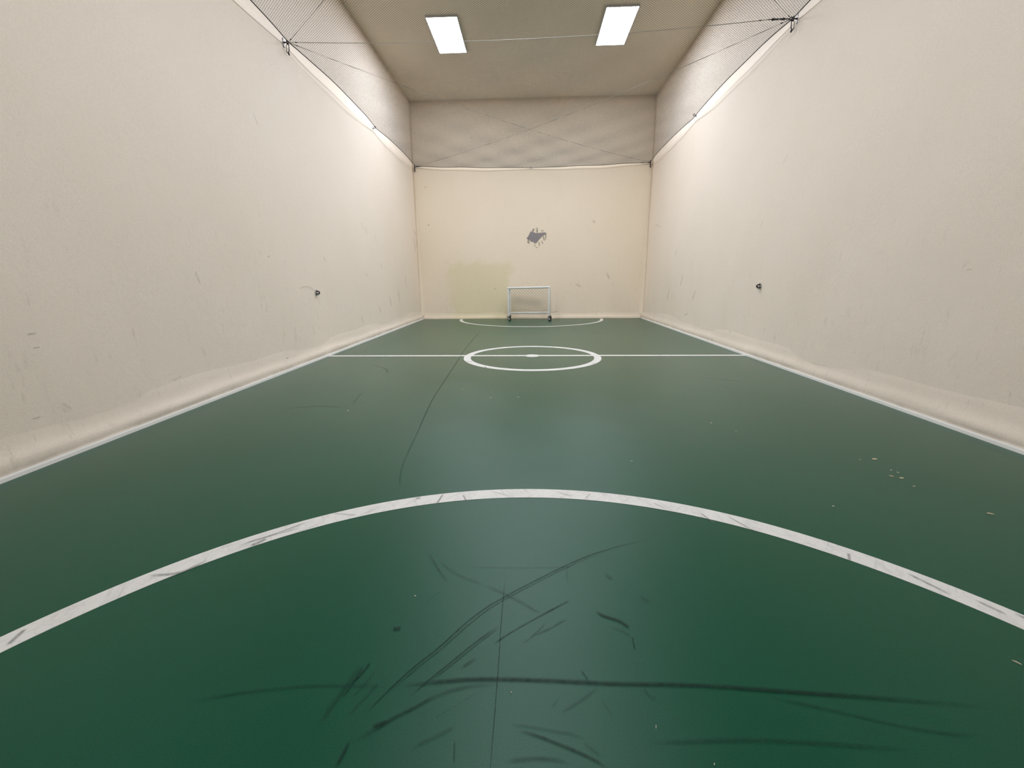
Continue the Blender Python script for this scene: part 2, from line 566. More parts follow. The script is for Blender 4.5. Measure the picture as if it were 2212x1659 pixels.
FS = [
 # double tyre track sweeping from lower left to upper right
 ([(0.581, 1.717), (0.352, 1.625), (0.178, 1.528), (-0.092, 1.325), (-0.198, 1.222), (-0.286, 1.102), (-0.36, 1.013), (-0.427, 0.911), (-0.439, 0.885)], 0.0065, M_scuff),
 ([(0.36, 1.618), (0.19, 1.522), (-0.083, 1.318), (-0.188, 1.214), (-0.277, 1.096), (-0.352, 1.007), (-0.415, 0.915)], 0.0045, M_scuff),
 ([(-0.101, 1.192), (-0.167, 1.128), (-0.235, 1.052), (-0.295, 0.984), (-0.337, 0.931)], 0.006, M_scuff),
 ([(-0.094, 1.188), (-0.160, 1.122), (-0.228, 1.046), (-0.290, 0.979)], 0.0045, M_scuff),
 ([(0.151, 1.316), (0.038, 1.237), (-0.064, 1.161), (-0.117, 1.113)], 0.006, M_scuff),
 ([(0.154, 1.319), (0.10, 1.281), (0.05, 1.247)], 0.008, M_scuff2),
 # broad straight smear across the bottom
 ([(-0.379, 0.962), (-0.293, 0.975), (-0.184, 0.989), (-0.073, 0.994), (0.093, 0.993), (0.257, 0.99), (0.48, 0.992), (0.736, 0.981), (0.981, 0.969), (1.274, 0.952)], 0.020, M_scuff),
 ([(0.651, 0.968), (0.808, 0.934), (0.931, 0.904), (1.061, 0.879), (1.162, 0.876)], 0.014, M_scuff2),
 ([(-0.078, 0.976), (-0.138, 0.974), (-0.202, 0.96), (-0.267, 0.933), (-0.318, 0.899), (-0.362, 0.872), (-0.394, 0.846), (-0.422, 0.826), (-0.447, 0.803)], 0.017, M_scuff2),
 ([(-0.267, 0.933), (-0.318, 0.899), (-0.362, 0.872), (-0.40, 0.842)], 0.014, M_scuff2),
 ([(-0.459, 0.809), (-0.462, 0.78), (-0.467, 0.749)], 0.012, M_scuff),
 ([(-0.516, 1.027), (-0.524, 0.977), (-0.535, 0.936), (-0.547, 0.892), (-0.554, 0.841)], 0.022, M_scuff2),
 ([(-0.505, 1.03), (-0.515, 0.97), (-0.527, 0.92)], 0.006, M_scuff),
 ([(-0.488, 1.04), (-0.5, 1.002), (-0.516, 0.971)], 0.009, M_scuff),
 ([(-0.463, 1.01), (-0.477, 0.972), (-0.50, 0.92)], 0.007, M_scuff2),
 ([(-0.44, 0.97), (-0.465, 0.92), (-0.49, 0.87)], 0.012, M_scuff2),
 ([(-0.414, 0.846), (-0.379, 0.861)], 0.016, M_scuff),
 ([(-0.023, 0.849), (0.007, 0.842), (0.039, 0.833), (0.082, 0.818), (0.123, 0.803), (0.163, 0.786), (0.19, 0.771)], 0.010, M_scuff),
 ([(-0.051, 0.864), (-0.002, 0.861), (0.055, 0.853), (0.109, 0.846), (0.146, 0.836)], 0.009, M_scuff2),
 ([(0.141, 0.825), (0.161, 0.809), (0.177, 0.797)], 0.008, M_scuff2),
 ([(0.233, 1.267), (0.266, 1.243), (0.305, 1.228), (0.33, 1.207), (0.339, 1.192)], 0.018, M_scuff),
 ([(0.28, 1.195), (0.31, 1.182), (0.335, 1.162)], 0.012, M_scuff2),
 ([(0.341, 1.159), (0.339, 1.131), (0.339, 1.107)], 0.006, M_scuff),
 ([(0.088, 0.901), (0.123, 0.921), (0.16, 0.946), (0.202, 0.977)], 0.010, M_scuff2),
 ([(0.083, 0.937), (0.065, 0.915)], 0.006, M_scuff2),
 ([(0.159, 1.029), (0.176, 0.999)], 0.006, M_scuff),
 ([(0.206, 0.937), (0.226, 0.895)], 0.005, M_scuff2),
 ([(0.161, 1.501), (0.152, 1.456), (0.153, 1.404)], 0.005, M_scuff2),
 ([(0.329, 0.979), (0.343, 0.954), (0.363, 0.948)], 0.009, M_scuff2),
 ([(0.304, 1.464), (0.327, 1.43)], 0.022, M_scuff2),
 ([(0.408, 1.337), (0.442, 1.314)], 0.028, M_scuff2),
 ([(-0.46, 1.165), (-0.432, 1.17)], 0.022, M_scuff),
 ([(-0.433, 1.574), (-0.383, 1.495), (-0.318, 1.397)], 0.014, M_scuff2),
 ([(-0.169, 1.385), (-0.108, 1.352), (-0.022, 1.297), (0.045, 1.246)], 0.012, M_scuff2),
 ([(-0.38, 1.52), (-0.28, 1.44), (-0.169, 1.385)], 0.010, M_scuff2),
 ([(-0.329, 1.345), (-0.358, 1.311), (-0.376, 1.269)], 0.005, M_scuff2),
 ([(-0.165, 1.061), (-0.202, 1.03)], 0.007, M_scuff),
 ([(-0.299, 0.794), (-0.23, 0.833), (-0.195, 0.853)], 0.013, M_scuff2),
 ([(-0.12, 0.965), (-0.2, 0.91), (-0.26, 0.865)], 0.004, M_scuff2),
 ([(-0.189, 0.818), (-0.182, 0.768)], 0.005, M_scuff),
 ([(0.06, 1.21), (0.02, 1.16), (-0.02, 1.12)], 0.008, M_scuff2),
 ([(0.13, 1.23), (0.08, 1.19), (0.01, 1.15)], 0.012, M_scuff2),
 ([(0.10, 0.78), (0.02, 0.785), (-0.06, 0.775)], 0.016, M_scuff2),
 ([(0.30, 0.83), (0.6, 0.845), (0.95, 0.835)], 0.018, M_scuff2),
 ([(-0.95, 0.90), (-0.78, 0.935), (-0.62, 0.955), (-0.40, 0.962)], 0.016, M_scuff2),
 # seams in the floor coating
 ([(-0.092, 1.457), (-0.094, 1.295), (-0.094, 1.168), (-0.092, 1.027), (-0.092, 0.886), (-0.092, 0.70)], 0.0036, M_scuff),
 ([(-0.24, 1.486), (-0.025, 1.491), (0.21, 1.499)], 0.006, M_scuff2),
 ([(-1.096, 9.6), (-1.094, 9.051), (-1.083, 7.284), (-1.031, 5.905), (-0.982, 4.748), (-0.96, 4.16), (-0.93, 3.73), (-0.896, 3.375), (-0.855, 2.981), (-0.82, 2.6)], 0.011, M_scuff),
 ([(-0.85, 2.9), (-0.801, 2.433), (-0.731, 2.143)], 0.012, M_scuff2),
 # far half of the court
 ([(-2.2, 5.7), (-1.9, 5.4), (-1.78, 5.1)], 0.03, M_scuff2),
 ([(-1.75, 4.2), (-1.68, 3.8)], 0.02, M_scuff2),
 ([(-2.3, 3.6), (-2.0, 3.72), (-1.7, 3.68)], 0.03, M_scuff2),
 ([(2.05, 4.9), (2.4, 4.7)], 0.03, M_scuff2),
 ([(1.3, 9.2), (1.6, 9.0)], 0.05, M_scuff2),
 ([(1.0, 9.9), (1.2, 9.5)], 0.04, M_scuff2),
 ([(-0.66, 8.9), (-0.45, 9.2)], 0.025, M_scuff2),
]
for p, wd, m in FS:
    scuff(floor, on_floor, p, wd, m)
# grey scrapes over the white arc
for p, wd in (([(-1.72, 1.13), (-1.70, 1.06)], 0.020), ([(-1.53, 1.40), (-1.42, 1.42), (-1.36, 1.50)], 0.022), ([(-1.30, 1.60), (-1.18, 1.70), (-1.08, 1.80)], 0.012),
              ([(-1.28, 1.62), (-1.10, 1.745)], 0.010), ([(-1.20, 1.66), (-1.24, 1.60)], 0.03), ([(-0.61, 2.03), (-0.585, 2.045)], 0.03), ([(-0.47, 2.09), (-0.485, 1.98)], 0.014),
              ([(-0.36, 2.08), (-0.33, 2.01)], 0.012), ([(0.86, 1.93), (0.89, 1.83)], 0.012), ([(0.98, 1.90), (1.05, 1.77)], 0.010), ([(0.65, 2.02), (0.70, 1.96)], 0.008),
              ([(1.36, 1.62), (1.33, 1.57)], 0.016), ([(1.50, 1.50), (1.56, 1.38)], 0.016), ([(1.62, 1.36), (1.66, 1.29)], 0.014), ([(1.69, 1.30), (1.75, 1.20)], 0.02),
              ([(-1.00, 1.88), (-0.86, 1.86)], 0.008), ([(-0.20, 2.12), (-0.10, 2.07)], 0.007), ([(0.15, 2.13), (0.24, 2.07)], 0.008), ([(0.34, 2.11), (0.30, 2.05)], 0.008),
              ([(-0.915, 5.93), (-0.80, 5.88)], 0.03), ([(-0.60, 5.56), (-0.56, 5.46)], 0.02), ([(0.86, 5.72), (0.92, 5.80)], 0.02)):
    scuff(floor, on_floor, p, wd, M_lscuff)

for p, wd, m in (([(2.52, 0.837), (2.575, 0.837)], 0.012, M_wscuff), ([(2.53, 0.747), (2.575, 0.747)], 0.010, M_wscuff), ([(4.00, 1.25), (4.04, 1.12)], 0.035, M_wscuff_shade),
                 ([(5.28, 0.166), (5.33, 0.166)], 0.022, M_wscuff), ([(5.46, 0.16), (5.50, 0.16)], 0.014, M_wscuff),
                 ([(5.80, 1.045), (6.00, 1.065), (6.15, 1.04), (6.24, 0.985)], 0.03, M_wscuff_shade),
                 ([(8.30, 2.22), (8.38, 2.08)], 0.025, M_wscuff_shade), ([(8.52, 2.13), (8.58, 2.0)], 0.022, M_wscuff_shade), ([(8.98, 2.05), (9.03, 1.9)], 0.022, M_wscuff_shade), ([(8.44, 2.16), (8.5, 2.02)], 0.02, M_wscuff_shade),
                 ([(8.28, 1.30), (8.34, 1.21)], 0.03, M_wscuff_shade), ([(8.36, 1.27), (8.40, 1.19)], 0.025, M_wscuff_shade), ([(6.62, 1.50), (6.69, 1.42)], 0.03, M_wscuff_shade),
                 ([(12.10, 2.45), (12.22, 2.38), (12.26, 2.30)], 0.05, M_wscuff), ([(12.02, 2.30), (12.10, 2.10), (12.14, 1.88)], 0.05, M_wscuff), ([(12.25, 2.25), (12.30, 2.12), (12.27, 2.0)], 0.05, M_wscuff),
                 ([(8.9, 0.62), (8.95, 0.45)], 0.06, M_wscuff_shade), ([(9.6, 0.80), (9.7, 0.55)], 0.08, M_wscuff_shade), ([(10.3, 0.9), (10.35, 0.6)], 0.07, M_wscuff_shade), ([(7.9, 0.50), (7.94, 0.34)], 0.05, M_wscuff_shade),
                 ([(11.0, 1.3), (11.03, 0.9)], 0.06, M_wscuff_shade), ([(9.2, 1.5), (9.24, 1.36)], 0.04, M_wscuff_shade), ([(2.42, 0.31), (2.47, 0.31)], 0.010, M_wscuff), ([(3.50, 0.30), (3.62, 0.32)], 0.012, M_wscuff_shade),
                 ([(2.61, 0.36), (2.66, 0.30)], 0.02, M_wscuff_shade), ([(5.18, 1.42), (5.24, 1.45)], 0.02, M_wscuff_shade), ([(5.3, 3.02), (5.37, 2.9)], 0.02, M_wscuff_shade)):
    scuff(wall_left, on_left, p, wd, m)
for p, wd, m in (([(3.35, 1.19), (3.40, 1.18)], 0.02, M_wscuff_shade), ([(6.0, 2.66), (6.09, 2.55)], 0.022, M_wscuff_shade), ([(6.98, 0.30), (7.0, 0.24)], 0.025, M_wscuff),
                 ([(8.6, 0.9), (8.75, 0.7)], 0.07, M_wscuff_shade), ([(9.4, 1.2), (9.5, 0.95)], 0.08, M_wscuff_shade), ([(10.2, 0.9), (10.3, 0.6)], 0.08, M_wscuff_shade), ([(9.9, 1.75), (10.0, 1.6)], 0.05, M_wscuff_shade),
                 ([(11.2, 2.35), (11.6, 2.45), (11.8, 2.38)], 0.03, M_wscuff_shade), ([(8.9, 0.42), (9.1, 0.38)], 0.05, M_wscuff_shade), ([(6.4, 1.9), (6.46, 1.82)], 0.02, M_wscuff_shade)):
    scuff(wall_right, on_right, p, wd, m)
for p, wd, m in (([(1.76, 2.70), (1.83, 2.62)], 0.09, M_wscuff_shade), ([(-2.84, 2.64), (-2.80, 2.62)], 0.05, M_wscuff), ([(0.64, 0.185), (0.85, 0.20)], 0.03, M_wscuff), ([(-1.555, 4.81), (-1.515, 4.81)], 0.04, M_wscuff),
                 ([(-1.01, 0.864), (-0.96, 0.864)], 0.04, M_wscuff), ([(-2.9, 3.63), (-2.82, 3.6)], 0.05, M_wscuff_shade), ([(1.35, 0.98), (1.5, 0.9)], 0.09, M_wscuff_shade), ([(2.2, 1.3), (2.3, 1.1)], 0.08, M_wscuff_shade),
                 ([(-0.55, 0.55), (-0.1, 0.50), (0.45, 0.42)], 0.34, M_wscuff_shade)):  # broad last mark: the goal's shadow painted on the wall behind it
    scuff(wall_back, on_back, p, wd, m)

# ------------------------------------------------------------------ chipped paint patch on the far wall
def polygon_plate(name, pts, y0, y1, mat, parent):
    bm = bmesh.new()
    a = [bm.verts.new((x, y0, z)) for x, z in pts]
    b = [bm.verts.new((x, y1, z)) for x, z in pts]
    bm.faces.new(a)
    bm.faces.new(b)
    for i in range(len(pts)):
        j = (i + 1) % len(pts)
        bm.faces.new((a[i], a[j], b[j], b[i]))
    return from_bm(name, bm, mat, parent)

chip = [(-0.067, 2.253), (-0.03, 2.287), (0.014, 2.363), (0.043, 2.432), (0.06, 2.40), (0.094, 2.452), (0.123, 2.397), (0.160, 2.40), (0.19, 2.37), (0.204, 2.382), (0.26, 2.38), (0.321, 2.387), (0.423, 2.396), (0.489, 2.378), (0.482, 2.337),
        (0.45, 2.345), (0.424, 2.33), (0.38, 2.296), (0.345, 2.27), (0.307, 2.234), (0.27, 2.20), (0.249, 2.165), (0.198, 2.11), (0.132, 2.125), (0.12, 2.15), (0.058, 2.154), (0.021, 2.196), (-0.03, 2.204)]
o = polygon_plate('bare_patch', chip, YF - 0.004, YF - 0.0075, M_cement, wall_back)
o['label'] = 'grey patch of bare cement where the paint has chipped off'
for pts in ([(0.085, 2.43), (0.11, 2.50), (0.155, 2.49), (0.13, 2.43)], [(0.205, 2.40), (0.215, 2.52), (0.235, 2.53), (0.25, 2.43), (0.24, 2.40)],
            [(0.44, 2.345), (0.47, 2.35), (0.485, 2.30), (0.47, 2.20), (0.455, 2.22), (0.46, 2.29)], [(0.40, 2.30), (0.42, 2.29), (0.44, 2.19), (0.42, 2.18), (0.39, 2.25)],
            [(0.355, 2.18), (0.375, 2.16), (0.395, 2.10), (0.37, 2.09)], [(0.27, 2.13), (0.295, 2.14), (0.30, 2.05), (0.28, 2.03)], [(-0.03, 2.20), (0.0, 2.19), (0.02, 2.11), (-0.02, 2.11), (-0.05, 2.15)],
            [(0.33, 2.44), (0.36, 2.455), (0.42, 2.44), (0.40, 2.43)], [(0.16, 2.10), (0.175, 2.105), (0.17, 2.01), (0.155, 2.02)], [(0.19, 2.0), (0.25, 1.985), (0.255, 1.995), (0.2, 2.012)]):
    o = polygon_plate('paint_chip', pts, YF - 0.004, YF - 0.0078, M_cemedge, wall_back)

# ------------------------------------------------------------------ ceiling light panels
def panel(loc, label):
    e = thing('ceiling_light', label, 'light', loc, 'ceiling light panels')
    W, L = 0.29, 0.625
    bm = bmesh.new()
    for lo, hi in (((-W, -L, -0.035), (-W + 0.014, L, 0)), ((W - 0.014, -L, -0.035), (W, L, 0)),
                   ((-W + 0.014, -L, -0.035), (W - 0.014, -L + 0.014, 0)), ((-W + 0.014, L - 0.014, -0.035), (W - 0.014, L, 0))):
        box(bm, lo, hi)
    from_bm('frame', bm, M_frame, e)
    bm = bmesh.new()
    box(bm, (-W + 0.014, -L + 0.014, -0.030), (W - 0.014, L - 0.014, -0.004))
    o = from_bm('diffuser', bm, M_frame, e)
    o.data.materials.append(M_light)
    for p in o.data.polygons:
        p.material_index = 1 if p.normal.z < -0.9 else 0
    return e
panel((-1.571, 9.44, ZC), 'lit rectangular ceiling panel on the left, seen through the net')
panel((1.618, 9.32, ZC), 'lit rectangular ceiling panel on the right, seen through the net')
panel((-0.03, 7.65, ZC), 'lit ceiling panel on the centre line, glow at the top edge')
panel((-0.03, 4.9, ZC), 'lit ceiling panel on the centre line over the camera side of the court')
panel((-0.03, 2.15, ZC), 'lit ceiling panel on the centre line nearest the camera')

# ------------------------------------------------------------------ net stretched under the ceiling
ANCH_Y = [YN + 0.03, 3.05, 6.2, 9.41, YF - 0.03]
ANCH_X = [XL + 0.03, 0.05, XR - 0.03]
def scallop(v, anchors, depths):
    for i in range(len(anchors) - 1):
        if v <= anchors[i + 1] or i == len(anchors) - 2:
            t = min(1.0, max(0.0, (v - anchors[i]) / (anchors[i + 1] - anchors[i])))
            return 0.6 * depths[i] * (4 * t * (1 - t)) ** 0.8
def edgeL(y): return XL + 0.055 + scallop(y, ANCH_Y, [0.13, 0.13, 0.135, 0.12])
def edgeR(y): return XR - 0.055 - scallop(y, ANCH_Y, [0.12, 0.11, 0.12, 0.11])
def edgeB(x): return YF - 0.05 - scallop(x, ANCH_X, [0.085, 0.085])
def edgeN(x): return YN + 0.05 + scallop(x, ANCH_X, [0.085, 0.085])
def net_z(x, y):
    u = (x - XL) / (XR - XL)
    k = max(0.0, 1 - abs(y - 6.8) / 6.0)
    z = 4.115 + u * 0.10 * k + 0.015 * (1 - u)
    fx = 1 - (2 * u - 1) ** 2
    z -= 0.085 * fx
    z += 0.010 * math.sin(x * 5.1 + 0.6 * y) * math.sin(y * 4.3 - 0.4 * x) * (0.3 + fx)
    return z
net = thing('overhead_net', 'dark fine diamond mesh net stretched wall to wall below the ceiling', 'net', (0.05, 6.2, 4.1))
nl = Vector(net.location)

def build_netting():
    P = 0.0325                       # diamond spacing along x
    R = 0.00125
    STEP = 0.16
    V, F = [], []
    def inside(x, y):
        return edgeL(y) < x < edgeR(y) and edgeN(x) < y < edgeB(x)
    for sgn in (1, -1):
        # lines x = c + sgn * y
        cmin = XL - (YF if sgn > 0 else -YN) - 0.1
        cmax = XR + (YF if sgn < 0 else -YN) + 0.1
        k = int(cmin / P)
        while k * P < cmax:
            c = (k + 0.37) * P
            k += 1
            y0 = max(YN, (XL - c) * sgn if sgn > 0 else (c - XR))
            y1 = min(YF, (XR - c) if sgn > 0 else (c - XL))
            if y1 - y0 < 0.06:
                continue
            ym = 0.5 * (y0 + y1)
            if not inside(c + sgn * ym, ym):
                continue
            ends = []
            for ye in (y0, y1):
                a, b = ym, ye
                for _ in range(9):
                    m = 0.5 * (a + b)
                    if inside(c + sgn * m, m): a = m
                    else: b = m
                ends.append(a)
            y0, y1 = ends
            n = max(2, int((y1 - y0) / STEP) + 1)
            base = len(V)
            ox = 0.7071 * R
            for i in range(n + 1):
                y = y0 + (y1 - y0) * i / n
                x = c + sgn * y
                z = net_z(x, y) - nl.z
                X, Y = x - nl.x, y - nl.y
                V.append((X, Y, z + R))
                V.append((X + ox, Y - sgn * ox, z - 0.5 * R))
                V.append((X - ox, Y + sgn * ox, z - 0.5 * R))
            for i in range(n):
                a = base + 3 * i
                F.append((a, a + 1, a + 4, a + 3))
                F.append((a + 1, a + 2, a + 5, a + 4))
                F.append((a + 2, a, a + 3, a + 5))
    me = bpy.data.meshes.new('netting')
    va = np.array(V, dtype=np.float32)
    fa = np.array(F, dtype=np.int32)
    me.vertices.add(len(va)); me.vertices.foreach_set('co', va.ravel())
    me.loops.add(fa.size); me.loops.foreach_set('vertex_index', fa.ravel())
    me.polygons.add(len(fa))
    me.polygons.foreach_set('loop_start', np.arange(0, fa.size, 4, dtype=np.int32))
    me.polygons.foreach_set('loop_total', np.full(len(fa), 4, dtype=np.int32))
    me.update(calc_edges=True)
    o = obj('netting', me, M_net, net)
    o['kind'] = 'stuff'
build_netting()

def rope_part(pts, name='edge_rope', r=0.006):
    bm = bmesh.new()
    tube(bm, [Vector(p) - nl for p in pts], r, 6)
    return from_bm(name, bm, M_rope, net, True)
NP = 90
rope_part([(edgeL(y), y, net_z(edgeL(y), y)) for y in [YN + 0.06 + (YF - YN - 0.12) * i / NP for i in range(NP + 1)]])
rope_part([(edgeR(y), y, net_z(edgeR(y), y)) for y in [YN + 0.06 + (YF - YN - 0.12) * i / NP for i in range(NP + 1)]])
rope_part([(x, edgeB(x), net_z(x, edgeB(x))) for x in [XL + 0.06 + (XR - XL - 0.12) * i / 50 for i in range(51)]])
rope_part([(x, edgeN(x), net_z(x, edgeN(x))) for x in [XL + 0.06 + (XR - XL - 0.12) * i / 50 for i in range(51)]])

# ------------------------------------------------------------------ tension cables
def cable(a, b, sag, label, r=0.0024, mat=None):
    a, b = Vector(a), Vector(b)
    e = thing('steel_cable', label, 'cable', a, 'cables under the net')
    bm = bmesh.new()
    pts = []
    for i in range(41):
        t = i / 40
        p = a.lerp(b, t)
        p.z -= sag * 4 * t * (1 - t)
        pts.append(p - a)
    tube(bm, pts, r, 6)
    from_bm('wire', bm, mat or M_cable, e, True)
    for s, q, q2 in ((0, pts[0], pts[2]), (1, pts[-1], pts[-3])):
        d = (q2 - q).normalized()
        bm = bmesh.new()
        lathe(bm, [(0.09, 0.003), (0.092, 0.0058), (0.116, 0.0058), (0.118, 0.003)], q, d, 8)
        from_bm('cable_clamp', bm, M_dsteel, e)
    return e
hkL, hkR = Vector((XL + 0.066, 6.2, 4.118)), Vector((XR - 0.076, 6.21, 4.20))
cbL, cbR = Vector((XL + 0.05, YF - 0.05, 4.125)), Vector((XR - 0.05, YF - 0.05, 4.12))
cnL, cnR = Vector((XL + 0.05, YN + 0.05, 4.125)), Vector((XR - 0.05, YN + 0.05, 4.12))
M_cable2 = plain('pale_steel_cable', (0.50, 0.47, 0.42), 0.6, 0.2, 0.2, 200)
cable(hkL, hkR - Vector((0.27, 0, -0.0)), 0.085, 'pale cable straight across the court between the two side hooks', 0.0038, M_cable2)
cable(hkL, cbR, 0.125, 'thin dark cable running from left hook to far right corner')
cable(hkR, cbL, 0.140, 'thin dark cable running from right hook to far left corner')
cable(hkL, cnR, 0.125, 'thin dark cable from left hook back over the camera')
cable(hkR, cnL, 0.140, 'thin dark cable from right hook back over the camera')

# turnbuckle at the right end of the cross cable
tb = thing('turnbuckle', 'dark steel turnbuckle beside the right wall hook, tightening the cross cable', 'turnbuckle', hkR)
bm = bmesh.new()
lathe(bm, [(0.075, 0.006), (0.08, 0.013), (0.105, 0.013), (0.108, 0.009), (0.205, 0.009), (0.208, 0.013), (0.232, 0.013), (0.236, 0.006)], (0, 0, 0), (-1, 0, 0), 10)
from_bm('barrel', bm, M_dsteel, tb)
bm = bmesh.new()
lathe(bm, [(0.02, 0.0065), (0.08, 0.0065)], (0, 0, 0), (-1, 0, 0), 8)
tube(bm, [(-0.004 + 0.018 * math.cos(a), 0, 0.018 * math.sin(a)) for a in [2 * math.pi * k / 12 for k in range(12)]], 0.0055, 6, closed=True)
from_bm('eye_bolt', bm, M_dsteel, tb)
bm = bmesh.new()
lathe(bm, [(0.23, 0.005), (0.275, 0.005)], (0, 0, 0), (-1, 0, 0), 8)
from_bm('end_bolt', bm, M_dsteel, tb)
bm = bmesh.new()
lathe(bm, [(0.146, 0.0105), (0.160, 0.0105)], (0, 0, 0), (-1, 0, 0), 10)
o = from_bm('collar', bm, M_steel, tb)
o['label'] = 'bright collar on the dark barrel'

# ------------------------------------------------------------------ wall hooks carrying the net
def wall_hook(loc, sg, label):
    """loc on the wall plane; sg = +1 when the room lies towards +x"""
    e = thing('wall_hook', label, 'hook', loc, 'large net hooks on the side walls')
    bm = bmesh.new()
    box(bm, (min(0, sg * 0.008), -0.014, -0.055), (max(0, sg * 0.008), 0.014, 0.05), 0.002)
    from_bm('wall_plate', bm, M_plate, e)
    bm = bmesh.new()
    lathe(bm, [(0.006, 0.010), (0.02, 0.010), (0.022, 0.007), (0.04, 0.007)], (0, 0, 0), (sg, 0, 0), 10)
    tube(bm, [(sg * 0.056, 0.019 * math.sin(a), 0.021 * math.cos(a)) for a in [2 * math.pi * k / 16 for k in range(16)]], 0.007, 6, closed=True)
    from_bm('ring_bolt', bm, M_dsteel, e, True)
    # snap hook hanging from the ring
    bm = bmesh.new()
    loop = [(0.0, -0.004), (0.014, 0.004), (0.017, -0.02), (0.015, -0.075), (0.006, -0.098), (-0.006, -0.098), (-0.013, -0.082)]
    tube(bm, [(sg * (0.042 + a * 1.3), 0.012, z * 1.1) for a, z in loop], 0.0055, 6)
    from_bm('snap_hook', bm, M_dsteel, e, True)
    bm = bmesh.new()
    tube(bm, [(sg * 0.026, 0.012, -0.090), (sg * 0.030, 0.012, -0.035), (sg * 0.042, 0.012, -0.004)], 0.0045, 6)
    from_bm('gate', bm, M_steel, e, True)
    bm = bmesh.new()
    lathe(bm, [(0.0, 0.006), (0.010, 0.010), (0.030, 0.010), (0.036, 0.005)], (sg * 0.044, 0.012, -0.106), (sg * 0.5, -0.1, -1), 10)
    from_bm('swivel_end', bm, M_dsteel, e, True)
    for z in (-0.042, 0.038):
        bm = bmesh.new()
        lathe(bm, [(0.007, 0.0075), (0.012, 0.0075), (0.014, 0.005)], (0, 0, z), (sg, 0, 0), 6)
        from_bm('bolt_head', bm, M_steel, e)
    return e
wall_hook((XL, 6.2, 4.118), 1, 'dark snap hook on the left wall where the cables meet')
wall_hook((XR, 6.21, 4.20), -1, 'dark snap hook on the right wall beside the turnbuckle')

def small_hook(loc, dirv, label):
    e = thing('net_hook', label, 'hook', loc, 'small hooks holding the net edge')
    d = Vector(dirv)
    s = d.cross(Vector((0, 0, 1)))
    bm = bmesh.new()
    lathe(bm, [(-0.004, 0.022), (0.006, 0.022), (0.008, 0.018)], (0, 0, 0), d, 14)
    from_bm('wall_plate', bm, M_steel, e)
    bm = bmesh.new()
    pts = [d * 0.004, d * 0.035]
    for k in range(9):
        a = -math.pi * 0.5 + k * math.pi * 1.45 / 8
        pts.append(d * (0.045 + 0.017 * math.cos(a)) + Vector((0, 0, 0.017 + 0.017 * math.sin(a))))
    tube(bm, pts, 0.006, 6)
    from_bm('hook', bm, M_dsteel, e, True)
    return e
small_hook((XL, 9.41, 4.125), (1, 0, 0), 'small hook on the left wall between the snap hook and the corner')
small_hook((XR, 9.43, 4.215), (-1, 0, 0), 'small hook on the right wall between the turnbuckle and the corner')
small_hook((0.05, YF, 4.04), (0, -1, 0), 'small hook at the middle of the far wall')

def corner_bracket(loc, sg, label):
    e = thing('corner_bracket', label, 'bracket', loc, 'net brackets in the far corners')
    bm = bmesh.new()
    box(bm, (-0.011, -0.010, -0.115), (0.011, 0.010, 0.065), 0.002)
    from_bm('upright', bm, M_dsteel, e)
    bm = bmesh.new()
    tube(bm, [(sg * 0.012, 0, 0), (sg * 0.09, -0.01, 0.004), (sg * 0.26, -0.02, 0.008)], [0.008, 0.007, 0.004], 8)
    from_bm('tension_rod', bm, M_dsteel, e, True)
    return e
corner_bracket((XL + 0.045, YF - 0.035, 4.115), 1, 'dark bracket in the far left corner at the net edge')
corner_bracket((XR - 0.045, YF - 0.035, 4.11), -1, 'dark bracket in the far right corner at the net edge')

# ------------------------------------------------------------------ eye plates at half height on the side walls
def eye_plate(loc, sg, label):
    e = thing('wall_eye', label, 'wall fitting', loc, 'metal eyes at half height on the side walls')
    def rr(a, b, n=24):
        return [(a * math.cos(2 * math.pi * k / n), b * math.sin(2 * math.pi * k / n)) for k in range(n)]
    bm = bmesh.new()
    rings = []
    for x, k in ((0.0, 1.0), (0.006, 1.0), (0.009, 0.9)):
        rings.append([bm.verts.new((sg * x, 0.032 * k * a, 0.042 * k * b)) for a, b in rr(1, 1)])
    for a, b in zip(rings[:-1], rings[1:]):
        for k in range(24):
            bm.faces.new((a[k], a[(k + 1) % 24], b[(k + 1) % 24], b[k]))
    bm.faces.new(rings[0]); bm.faces.new(rings[-1])
    from_bm('back_plate', bm, M_steel, e)
    bm = bmesh.new()
    tube(bm, [(sg * 0.006, -0.004, 0.016), (sg * 0.035, -0.004, 0.020), (sg * 0.052, -0.004, 0.008), (sg * 0.052, -0.004, -0.010), (sg * 0.035, -0.004, -0.020), (sg * 0.006, -0.004, -0.017)], 0.009, 8)
    from_bm('staple', bm, M_dsteel, e, True)
    bm = bmesh.new()
    tube(bm, [(sg * (0.030 + 0.006 * math.sin(a)), 0.020 * math.cos(a), -0.022 + 0.020 * math.sin(a)) for a in [2 * math.pi * k / 18 for k in range(18)]], 0.0055, 6, closed=True)
    from_bm('ring', bm, M_steel, e, True)
    for z in (-0.032, 0.032):
        bm = bmesh.new()
        lathe(bm, [(0.008, 0.006), (0.012, 0.006), (0.013, 0.004)], (0, 0, z), (sg, 0, 0), 8)
        from_bm('screw', bm, M_dsteel, e)
    return e
eye_plate((XL + 0.004, 6.28, 0.973), 1, 'small metal wall eye low on the left wall')
eye_plate((XR - 0.004, 6.26, 1.017), -1, 'small metal wall eye low on the right wall')

